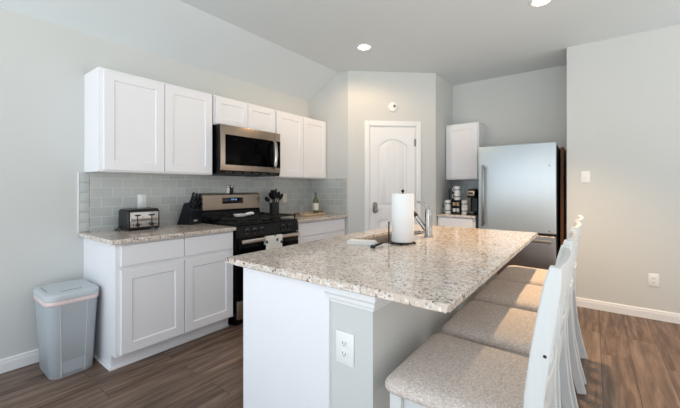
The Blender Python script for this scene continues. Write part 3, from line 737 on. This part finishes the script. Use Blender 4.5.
# ------------------------------------------------------------------ bar stools
def make_stool(label):
    t = thing('bar_stool', label, 'stool', (0, 0, 0), 0, 'bar stools along the island')
    X = 0.2
    # rear legs continue up as back posts
    path = [(0.288, 0.0), (0.256, 0.13), (0.230, 0.28), (0.217, 0.43), (0.213, 0.56), (0.219, 0.70), (0.233, 0.82), (0.248, 0.92), (0.260, 1.0), (0.267, 1.048)]
    dep = [0.046, 0.047, 0.048, 0.048, 0.048, 0.047, 0.046, 0.044, 0.039, 0.026]
    for s in (-1, 1):
        m = MB(); m.sweep_rect([(s * X, y, z) for y, z in path], [0.03] * len(path), (1, 0, 0), dep)
        for f in m.bm.faces: f.material_index = 0
        p = m.build('back_post', WHITEW, t, smooth=40, bevel=0.004)
        m = MB(); m.lathe([(0.0045, 0.0), (0.0045, 0.0012), (0, 0.0013)], s * (X + 0.0145), 0.244, 0.815, 12, 'x') if s > 0 else m.lathe([(0.0045, 0.0), (0.0045, -0.0012), (0, -0.0013)], s * (X + 0.0145), 0.244, 0.815, 12, 'x')
        m.build('bolt', SLOT, p)
    for s in (-1, 1):
        m = MB(); m.sweep_rect([(s * 0.212, -0.178, 0.0), (s * 0.212, -0.178, 0.2), (s * 0.212, -0.178, 0.57)], [0.03, 0.036, 0.042], (1, 0, 0), [0.03, 0.036, 0.042])
        m.build('front_leg', WHITEW, t, smooth=None, bevel=0.003)
    m = MB()
    m.box(-0.191, 0.191, -0.19, -0.168, 0.50, 0.57, 0.002); m.box(-0.185, 0.185, 0.206, 0.228, 0.50, 0.57, 0.002)
    for s in (-1, 1): m.box(s * 0.203 - 0.011, s * 0.203 + 0.011, -0.157, 0.2, 0.50, 0.57, 0.002)
    m.build('apron', WHITEW, t)
    m = MB()
    m.box(-0.195, 0.195, -0.189, -0.167, 0.19, 0.222, 0.002)
    for s in (-1, 1): m.sweep_rect([(s * 0.205, -0.16, 0.25), (s * 0.203, 0.23, 0.25)], [0.02, 0.02], (1, 0, 0), [0.03, 0.03])
    m.build('stretcher', WHITEW, t)
    # cushion
    m = MB()
    def rg(z, ins):
        p = []
        for (x, y, _) in rrect(0.235 - ins, 0.217 - ins, max(0.05 - ins * 0.5, 0.012), z, 6):
            tp = 1 - 0.08 * (y + 0.215) / 0.43
            p.append((x * tp * 1.05, y - 0.012 if y < 0 else y - 0.004, z))
        return p
    m.loft([rg(0.5705, 0.010), rg(0.574, 0.002), rg(0.580, 0.0), rg(0.590, 0.0), rg(0.599, 0.005), rg(0.609, 0.016), rg(0.616, 0.036), rg(0.621, 0.075), rg(0.624, 0.13)])
    m.build('seat', FABRIC, t, smooth=60)
    # curved top rail
    def bow(x, zz): return 0.017 * (1 - (x / X) ** 2)
    def rail(z0, z1, ybase, th, crown, name):
        m = MB(); rings = []
        N_ = 14
        for k in range(N_ + 1):
            x = -X + 0.012 + (2 * X - 0.024) * k / N_
            y = ybase + bow(x, 0); top = z1 + crown * (1 - (x / X) ** 2)
            lean = 0.15 * (top - z0)
            rings.append([(x, y - th / 2 - lean * 0.4, z0), (x, y + th / 2 - lean * 0.4, z0), (x, y + th / 2 + lean * 0.6, top), (x, y - th / 2 + lean * 0.6, top)])
        m.loft(rings); return m.build(name, WHITEW, t, smooth=40, bevel=0.004)
    rail(0.925, 1.042, 0.254, 0.02, 0.006, 'top_rail')
    rail(0.665, 0.715, 0.219, 0.022, 0.0, 'lower_rail')
    for x in (-0.115, 0.0, 0.115):
        m = MB(); b0 = bow(x, 0)
        m.sweep_rect([(x, 0.219 + b0, 0.70), (x, 0.226 + b0, 0.78), (x, 0.238 + b0, 0.86), (x, 0.252 + b0, 0.945)], [0.05] * 4, (1, 0, 0), [0.012] * 4)
        m.build('slat', WHITEW, t, smooth=None, bevel=0.002)
    return t
SXL = 2.85
st = make_stool('whitewashed bar stool nearest the camera, beige seat fully in front')
place(st, (SXL, 1.225, 0), -H90)
for y, lb in ((1.768, 'second bar stool from the camera, half tucked under the island'), (2.315, 'third bar stool from the camera, beige seat behind the second'), (2.845, 'farthest bar stool, at island end by the fridge')):
    dup(st, (SXL, y, 0), -H90, lb, 'bar stools along the island')

# ------------------------------------------------------------------ toaster
TO = thing('toaster', 'black and chrome four-slice toaster on the granite counter', 'toaster', (0.245, 1.108, CTZ), H90)
m = MB()
def tring(x, ins): return [(x, y, z) for y, z in [(0.004 + ins, 0.012), (0.0 + ins, 0.02), (0.004 + ins, 0.145), (0.012 + ins, 0.162), (0.03 + ins, 0.174 - ins), (0.165 - ins, 0.174 - ins), (0.183 - ins, 0.162), (0.191 - ins, 0.145), (0.195 - ins, 0.02), (0.191 - ins, 0.012)]]
m.loft([tring(0.0, 0.01), tring(0.008, 0.0), tring(0.242, 0.0), tring(0.25, 0.01)])
for x in (0.02, 0.23):
    for y in (0.02, 0.175): m.lathe([(0.01, 0), (0.01, 0.013)], x, y, 0, 12)
m.build('body', BLKPL, TO)
m = MB(); m.box(0.016, 0.234, -0.006, 0.003, 0.026, 0.15, 0.004); fp = m.build('front_panel', CHROME, TO)
m = MB(); m.box(0.012, 0.238, 0.03, 0.165, 0.1705, 0.1755, 0.002)
m.build('top_plate', CHROME, TO)
for x0, x1 in ((0.024, 0.116), (0.134, 0.226)):
    for y in (0.07, 0.125):
        m = MB(); m.box(x0, x1, y - 0.012, y + 0.012, 0.1715, 0.1765); m.build('slot', SLOT, TO, smooth=None)
for x in (0.07, 0.18):
    m = MB(); m.box(x - 0.02, x + 0.02, -0.02, -0.007, 0.118, 0.13, 0.004); m.box(x - 0.0035, x + 0.0035, -0.0075, -0.0055, 0.06, 0.118); m.build('lever', BLKPL, TO)
    m = MB(); m.lathe([(0.015, -0.006), (0.015, -0.018), (0.012, -0.022), (0, -0.0225)], x, 0, 0.046, 18, 'y'); m.build('browning_dial', BLKPL, TO)
    for dx in (-0.03, 0.03):
        m = MB(); m.lathe([(0.005, -0.006), (0.005, -0.009), (0, -0.0095)], x + dx, 0, 0.05, 10, 'y'); m.build('button', BLKPL, TO)
m = MB(); m.tube([(0.004, 0.12, 0.03), (-0.02, 0.11, 0.034), (-0.035, 0.09, 0.028), (-0.04, 0.05, 0.006), (-0.05, 0.10, 0.004), (-0.03, 0.17, 0.004), (0.01, 0.22, 0.004)], 0.0035, 8); m.build('cord', BLKPL, TO)

# ------------------------------------------------------------------ knife block and knives
KA = 0.26
KB = thing('knife_block', 'black slanted knife block beside the range', 'knife block', (0.042, 1.605, CTZ), KA)
poly = [(0.0, 0.0), (0.16, 0.0), (0.178, 0.132), (0.128, 0.21), (0.086, 0.20)]  # x,z profile
m = MB(); m.prism(poly, 'y', 0.0, 0.14); m.build('block', KNIFEB, KB, smooth=None, bevel=0.003)
m = MB(); m.loft([[(0.1634, 0.045, 0.032), (0.1634, 0.085, 0.032), (0.1648, 0.085, 0.042), (0.1648, 0.045, 0.042)], [(0.1654, 0.045, 0.032), (0.1654, 0.085, 0.032), (0.1668, 0.085, 0.042), (0.1668, 0.045, 0.042)]]); m.build('label_plate', PLATE, KB, smooth=None)
dirv = Vector((0.50, 0, 0.866)).normalized()
top0, top1 = Vector((0.128, 0, 0.21)), Vector((0.178, 0, 0.132))
dirv = Vector((0.42, 0, 0.9)); dirv.normalize()
kn = 0
proto = None
for r_, (f, ln) in enumerate(((0.15, 0.118), (0.5, 0.105), (0.83, 0.085))):
    for k, yy in enumerate((0.028, 0.07, 0.112)):
        base = Matrix.Rotation(KA, 3, 'Z') @ (top0.lerp(top1, f) + Vector((0, yy, 0))) + Vector((0.042, 1.605, CTZ))
        t = thing('knife', ['black-handled knife in the top row of the knife block', 'black-handled knife in the middle row of the knife block', 'black-handled small knife in the low front row of the block'][r_], 'knife', base, KA, ['knives in the top row of the block', 'knives in the middle row of the block', 'knives in the front row of the block'][r_])
        ln2 = ln - 0.008 * k
        m = MB(); w = Vector((0, 1, 0))
        P = [dirv * 0.008, dirv * 0.012, dirv * (ln2 * 0.5) + Vector((0.002, 0, 0)), dirv * (ln2 * 0.85), dirv * ln2]
        m.sweep_rect(P, [0.013, 0.014, 0.013, 0.015, 0.011], w, [0.020, 0.021, 0.019, 0.024, 0.018]); m.build('handle', BLKPL, t, smooth=40, bevel=0.003)
        m = MB(); m.sweep_rect([dirv * -0.0005, dirv * 0.0085], [0.013, 0.013], w, [0.02, 0.02]); m.build('bolster', BLADE, t, smooth=None)

# ------------------------------------------------------------------ utensil crock
CX_, CY_ = 0.14, 2.735
CR = tag(MB().lathe([(0.05, 0.0), (0.056, 0.004), (0.058, 0.165), (0.0585, 0.17), (0.054, 0.17), (0.052, 0.02), (0.0, 0.018)], n=28).build('utensil_crock', BLKPL), 'black utensil crock beside the range', 'crock')
CR.location = (CX_, CY_, CTZ)
UTG = 'kitchen utensils in the crock'
def utensil(kind, ang, tilt, ln, label):
    d = Vector((math.cos(ang) * math.sin(tilt), math.sin(ang) * math.sin(tilt), math.cos(tilt)))
    base = Vector((CX_, CY_, CTZ + 0.03)) - Vector((math.cos(ang), math.sin(ang), 0)) * 0.02
    t = thing(kind, label, 'utensil', base, 0, UTG)
    m = MB(); m.tube([d * 0.0, d * ln * 0.6, d * ln], [0.006, 0.0055, 0.005], 8); m.build('handle', SATIN if kind == 'whisk' else BLKPL, t)
    m = MB(); tip = d * ln; side = Vector((-math.sin(ang), math.cos(ang), 0)); w = side
    if kind == 'whisk':
        for a in (0, 60, 120):
            s2 = (side * math.cos(math.radians(a)) + d.cross(side) * math.sin(math.radians(a)))
            m.tube([tip * 0.97, tip + d * 0.03 + s2 * 0.02, tip + d * 0.06 + s2 * 0.026, tip + d * 0.085, tip + d * 0.06 - s2 * 0.026, tip + d * 0.03 - s2 * 0.02, tip * 0.97], 0.0014, 6)
        m.build('wires', CHROME, t)
    elif kind == 'ladle':
        nrm = d.cross(side)
        rings = []
        for r, h in ((0.012, -0.02), (0.03, -0.012), (0.037, 0.004), (0.034, 0.004), (0.026, -0.008), (0.008, -0.014)):
            rings.append([tip + d * 0.03 + nrm * h + (side * math.cos(2 * PI * k / 16) + d * math.sin(2 * PI * k / 16)) * r for k in range(16)])
        m.loft(rings); m.build('bowl', BLKPL, t)
    else:
        hw = {'spatula': 0.048, 'slotted_spoon': 0.045, 'spoon': 0.042}[kind]; hl = {'spatula': 0.10, 'slotted_spoon': 0.09, 'spoon': 0.09}[kind]
        m.sweep_rect([tip * 0.98, tip + d * hl * 0.25, tip + d * hl * 0.6, tip + d * hl * 0.9, tip + d * hl], [0.012, hw * 1.6, hw * 2, hw * 1.8 if kind == 'spatula' else hw * 1.3, hw * 1.7 if kind == 'spatula' else hw * 0.5], w, [0.006, 0.006, 0.006, 0.005, 0.004])
        m.build('blade', BLKPL, t, smooth=50, bevel=0.002)
utensil('spatula', -2.9, 0.16, 0.195, 'black spatula in the crock leaning toward the wall')
utensil('ladle', -1.45, 0.66, 0.20, 'black ladle leaning far left out of the crock over the range')
utensil('slotted_spoon', -0.6, 0.2, 0.19, 'black slotted spoon in the middle of the crock')
utensil('spoon', 1.4, 0.5, 0.19, 'black spoon leaning far right out of the utensil crock')
utensil('spatula', 0.6, 0.14, 0.205, 'tallest black turner standing upright in the crock')
utensil('spoon', -1.3, 0.34, 0.19, 'black spoon leaning slightly left in the crock')
utensil('slotted_spoon', 1.25, 0.3, 0.195, 'black slotted spoon leaning slightly right in the crock')
utensil('whisk', -0.1, 0.26, 0.10, 'steel whisk at the front rim of the utensil crock')

# ------------------------------------------------------------------ tray with glass and bottle
TRx, TRy = 0.30, 3.18
m = MB()
m.loft([rrect(0.12, 0.205, 0.05, 0.0), rrect(0.13, 0.215, 0.055, 0.008), rrect(0.132, 0.217, 0.056, 0.026), rrect(0.124, 0.209, 0.05, 0.026), rrect(0.12, 0.205, 0.05, 0.010)])
TRY = m.build('serving_tray', WOODTR, None); place(TRY, (TRx, TRy, CTZ)); tag(TRY, 'light wooden serving tray in the counter corner', 'tray')
for s in (-1, 1):
    m = MB(); m.tube([(-0.045, s * 0.214, 0.02), (-0.04, s * 0.228, 0.03), (0, s * 0.232, 0.034), (0.04, s * 0.228, 0.03), (0.045, s * 0.214, 0.02)], 0.005, 8); m.build('handle', DARKMETAL, TRY)
WB = thing('wine_bottle', 'green wine bottle with white label on the wooden tray', 'bottle', (0.30, 3.305, CTZ + 0.0102))
m = MB(); m.lathe([(0.034, 0.0), (0.0365, 0.004), (0.0365, 0.155), (0.033, 0.178), (0.018, 0.205), (0.0145, 0.22), (0.0135, 0.262), (0.0155, 0.266), (0.0155, 0.274), (0.0, 0.275)], n=24); m.build('glass', GREENG, WB)
m = MB(); m.lathe([(0.0368, 0.045), (0.0373, 0.046), (0.0373, 0.135), (0.0368, 0.136)], n=24); m.build('label', LABELM, WB)
m = MB(); m.lathe([(0.0158, 0.222), (0.0160, 0.276), (0.0, 0.2775)], n=20); m.build('foil', FOIL, WB)
GL = MB().lathe([(0.0, 0.0), (0.03, 0.0), (0.036, 0.05), (0.04, 0.10), (0.0385, 0.10), (0.0345, 0.05), (0.028, 0.006), (0.0, 0.006)], n=24).build('drinking_glass', GLASS)
GL.location = (0.30, 3.035, CTZ + 0.0102); tag(GL, 'short clear drinking glass on the left of the wooden tray', 'glass')

# ------------------------------------------------------------------ coffee nook
NY = 4.47
CM = thing('coffee_maker', 'black single-serve coffee maker beside the fridge', 'coffee maker', (1.962, 4.50, CTZ))
m = MB(); m.loft([rrect(0.058, 0.14, 0.03, 0.0), rrect(0.06, 0.142, 0.03, 0.004), rrect(0.06, 0.142, 0.03, 0.026), rrect(0.056, 0.138, 0.028, 0.03)]); m.build('base', BLKPL, CM)
m = MB(); m.loft([rrect(0.052, 0.055, 0.025, 0.029, cy=0.075), rrect(0.052, 0.055, 0.025, 0.24, cy=0.075)]); m.build('column', BLKPL, CM)
m = MB(); m.loft([rrect(0.056, 0.12, 0.035, 0.215, cy=0.015), rrect(0.062, 0.132, 0.04, 0.235, cy=0.005), rrect(0.064, 0.135, 0.04, 0.30, cy=0.003), rrect(0.055, 0.12, 0.04, 0.325, cy=0.01), rrect(0.03, 0.08, 0.025, 0.335, cy=0.02)]); hd = m.build('head', BLKPL, CM)
m = MB(); m.box(-0.044, 0.044, -0.139, -0.128, 0.248, 0.308, 0.006); m.build('handle', HANDLETAN, hd)
m = MB(); m.box(-0.030, 0.030, -0.1405, -0.138, 0.266, 0.292, 0.001); m.build('display', DISPLAY, hd)
m = MB(); m.lathe([(0.045, 0.031), (0.045, 0.038), (0, 0.038)], 0, -0.075, 0, 20); m.build('drip_tray', SATIN, CM)
def make_mug(label, group):
    t = thing('mug', label, 'mug', (0, 0, 0), 0, group)
    m = MB(); m.lathe([(0.0, 0.0), (0.036, 0.0), (0.0405, 0.004), (0.042, 0.090), (0.040, 0.0905), (0.038, 0.087), (0.0365, 0.006), (0.0, 0.006)], n=24); m.build('cup', CERAM, t)
    m = MB(); m.tube([(-0.038, 0, 0.072), (-0.056, 0, 0.075), (-0.067, 0, 0.06), (-0.067, 0, 0.04), (-0.056, 0, 0.024), (-0.038, 0, 0.024)], 0.0048, 8); m.build('handle', CERAM, t)
    m = MB(); m.lathe([(0.0410, 0.036), (0.0418, 0.037), (0.0420, 0.052), (0.0412, 0.053)], n=24); m.build('band', MUGBAND, t)
    return t
mg = make_mug('white mug at the bottom left of the coffee nook', 'white mugs in the coffee nook')
place(mg, (1.640, NY, CTZ), -0.2)
PBX = 1.752; PBZ = 0.185
for (x, z, rz, lb) in ((1.640, CTZ + 0.0909, -0.3, 'white mug stacked on top of the bottom left mug'),
                       (PBX + 0.01, CTZ + PBZ, -0.1, 'white mug standing on the coffee pod box, lower of two'),
                       (PBX + 0.01, CTZ + PBZ + 0.0909, -0.2, 'topmost white mug of the stack on the pod box'),
                       (1.857, CTZ, 1.7, 'white mug right of the pod box, lower of its stack'),
                       (1.857, CTZ + 0.0909, 1.6, 'white mug right of the pod box, upper of its stack')):
    dup(mg, (x, NY, z), rz, lb, 'white mugs in the coffee nook')
PB = thing('pod_box', 'dark coffee pod box between the two mug stacks', 'box', (PBX, NY, CTZ))
m = MB(); m.box(-0.056, 0.056, -0.05, 0.06, 0.0, 0.03, 0.003); m.box(-0.056, 0.056, 0.052, 0.06, 0.03, 0.183); m.box(-0.056, -0.051, -0.05, 0.052, 0.03, 0.183); m.box(0.051, 0.056, -0.05, 0.052, 0.03, 0.183)
m.box(-0.056, 0.056, -0.05, 0.06, 0.178, 0.185, 0.001); m.box(-0.051, 0.051, -0.045, 0.052, 0.105, 0.109)
m.build('frame', BLKPL, PB)
for r in range(2):
    for k in range(2):
        cxx = -0.0255 + k * 0.051; z0 = (0.0305 if r == 0 else 0.1095)
        o = MB().lathe([(0.018, 0.0), (0.0235, 0.04), (0.0245, 0.043), (0.0245, 0.045), (0, 0.0455)], n=16).build('coffee_pod', PODS if r else CERAM)
        o.location = (PBX + cxx, NY - 0.02, CTZ + z0)
        tag(o, ('tan' if r else 'white') + ' coffee pod on the ' + ('upper' if r else 'lower') + ' shelf of the pod box', 'coffee pod', ('tan' if r else 'white') + ' pods in the pod box')
TM = MB().lathe([(0.0, 0.0), (0.03, 0.0), (0.034, 0.2), (0.034, 0.33), (0.032, 0.33), (0.031, 0.2), (0.027, 0.008), (0.0, 0.008)], n=20).build('tumbler', SMOKEG)
TM.location = (1.60, 4.72, CTZ); tag(TM, 'tall smoky glass tumbler behind the left mugs in nook', 'tumbler')

# ------------------------------------------------------------------ trash can
TC = thing('trash_can', 'grey plastic trash can against the left wall beside base cabinet', 'trash can', (0.252, 0.718, 0), 0)
def tr(hx, hy, z, r=0.07, fx=0.0):
    return rrect(hx, hy, r, z, 6, cx=fx)
m = MB(); m.loft([tr(0.160, 0.114, 0.0, 0.055), tr(0.166, 0.120, 0.006, 0.06), tr(0.180, 0.135, 0.30), tr(0.19, 0.146, 0.515), tr(0.186, 0.142, 0.518), tr(0.168, 0.118, 0.03, 0.06)]); 
m.build('body', TRASH, TC, smooth=50)
m = MB()   # raised front panel edges
for y in (-0.078, 0.07):
    m.tube([(0.1665, y * 0.84, 0.012), (0.1805, y * 0.93, 0.30), (0.1895, y, 0.495)], 0.003, 6)
m.build('front_rib', TRASHLID, TC)
m = MB(); m.loft([tr(0.190, 0.146, 0.517), tr(0.196, 0.151, 0.519), tr(0.197, 0.152, 0.546), tr(0.190, 0.145, 0.557), tr(0.16, 0.12, 0.562, 0.06), tr(0.1, 0.07, 0.564, 0.04)]); ld = m.build('lid', TRASHLID, TC, smooth=45)
m = MB(); m.tube([(0.115, -0.06, 0.5615), (0.125, -0.055, 0.562), (0.125, 0.05, 0.562), (0.115, 0.055, 0.5625)], 0.0028, 6); m.tube([(-0.10, -0.118, 0.5605), (0.06, -0.118, 0.5605)], 0.0026, 6); m.build('lid_groove', SLOT, ld)
m = MB(); m.loft([tr(0.1897, 0.1457, 0.486), tr(0.193, 0.149, 0.489), tr(0.1945, 0.1505, 0.503), tr(0.193, 0.149, 0.5165), tr(0.1915, 0.1475, 0.5165)], cap0=False, cap1=False)
o = m.build('trash_bag', BAG, None, smooth=50); place(o, (0.252, 0.718, 0)); tag(o, 'pinkish white trash bag folded over the rim of trash can', 'trash bag')

# ------------------------------------------------------------------ wall plates, smoke detector, ceiling lights
def plate(kind, label, cat, loc, rz, pm=PLATE, w=0.072, h=0.116):
    t = thing('wall_outlet' if kind == 'outlet' else 'light_switch', label, cat, loc, rz); outlet_mesh_parts(t, w, h, kind, pm); return t
plate('rocker', 'white switch plate on the tiles above the toaster', 'switch', (0.0082, 1.31, 1.134), H90)
plate('outlet', 'cream outlet plate on the tiles right of the utensil crock', 'outlet', (0.0082, 3.03, 1.118), H90, CREAM)
plate('toggle', 'white light switch on the right wall near the fridge', 'switch', (3.129, YR, 1.365), 0, PLATE, 0.076, 0.122)
plate('outlet', 'white outlet low on the right wall above the baseboard', 'outlet', (3.652, YR, 0.373), 0, PLATE, 0.076, 0.122)

def on_diag(s, z): return (DX0 + s * math.cos(DA), Y_END + s * math.sin(DA), z)
SD = thing('smoke_detector', 'round white detector on the wall above the pantry door', 'smoke detector', on_diag(0.582, 2.30), DA)
m = MB(); m.lathe([(0.062, 0.0), (0.062, -0.012), (0.056, -0.022), (0.05, -0.024), (0.0, -0.026)], n=32, axis='y'); m.build('housing', PLATE, SD)
m = MB(); m.lathe([(0.018, -0.024), (0.018, -0.031), (0.014, -0.034), (0, -0.0345)], 0.02, 0, 0.008, 20, 'y'); m.build('sensor_cap', SATIN, SD)

def ceiling_light(x, y, label, power, cone, blend):
    t = thing('ceiling_light', label, 'ceiling light', (x, y, ZC), 0, 'recessed ceiling lights')
    m = MB(); m.lathe([(0.085, 0.0), (0.085, -0.004), (0.078, -0.008), (0.062, -0.006), (0.06, 0.0)], n=36); m.build('trim_ring', PLATE, t)
    m = MB(); m.lathe([(0.060, -0.0005), (0.060, -0.004), (0.0, -0.005)], n=32); m.build('lens', LAMPE, t)
    d = bpy.data.lights.new('bulb', 'SPOT'); d.energy = power; d.color = (1.0, 0.68, 0.38); d.shadow_soft_size = 0.05
    d.spot_size = math.radians(cone); d.spot_blend = blend
    o = bpy.data.objects.new('bulb', d); C.objects.link(o); o.parent = t; o.location = (0, 0, -0.03)
ceiling_light(1.238, 3.015, 'recessed ceiling light in front of the pantry door', 24, 174, 0.4)
ceiling_light(2.858, 3.132, 'recessed ceiling light above the stools, cut by the photo top', 230, 98, 0.8)
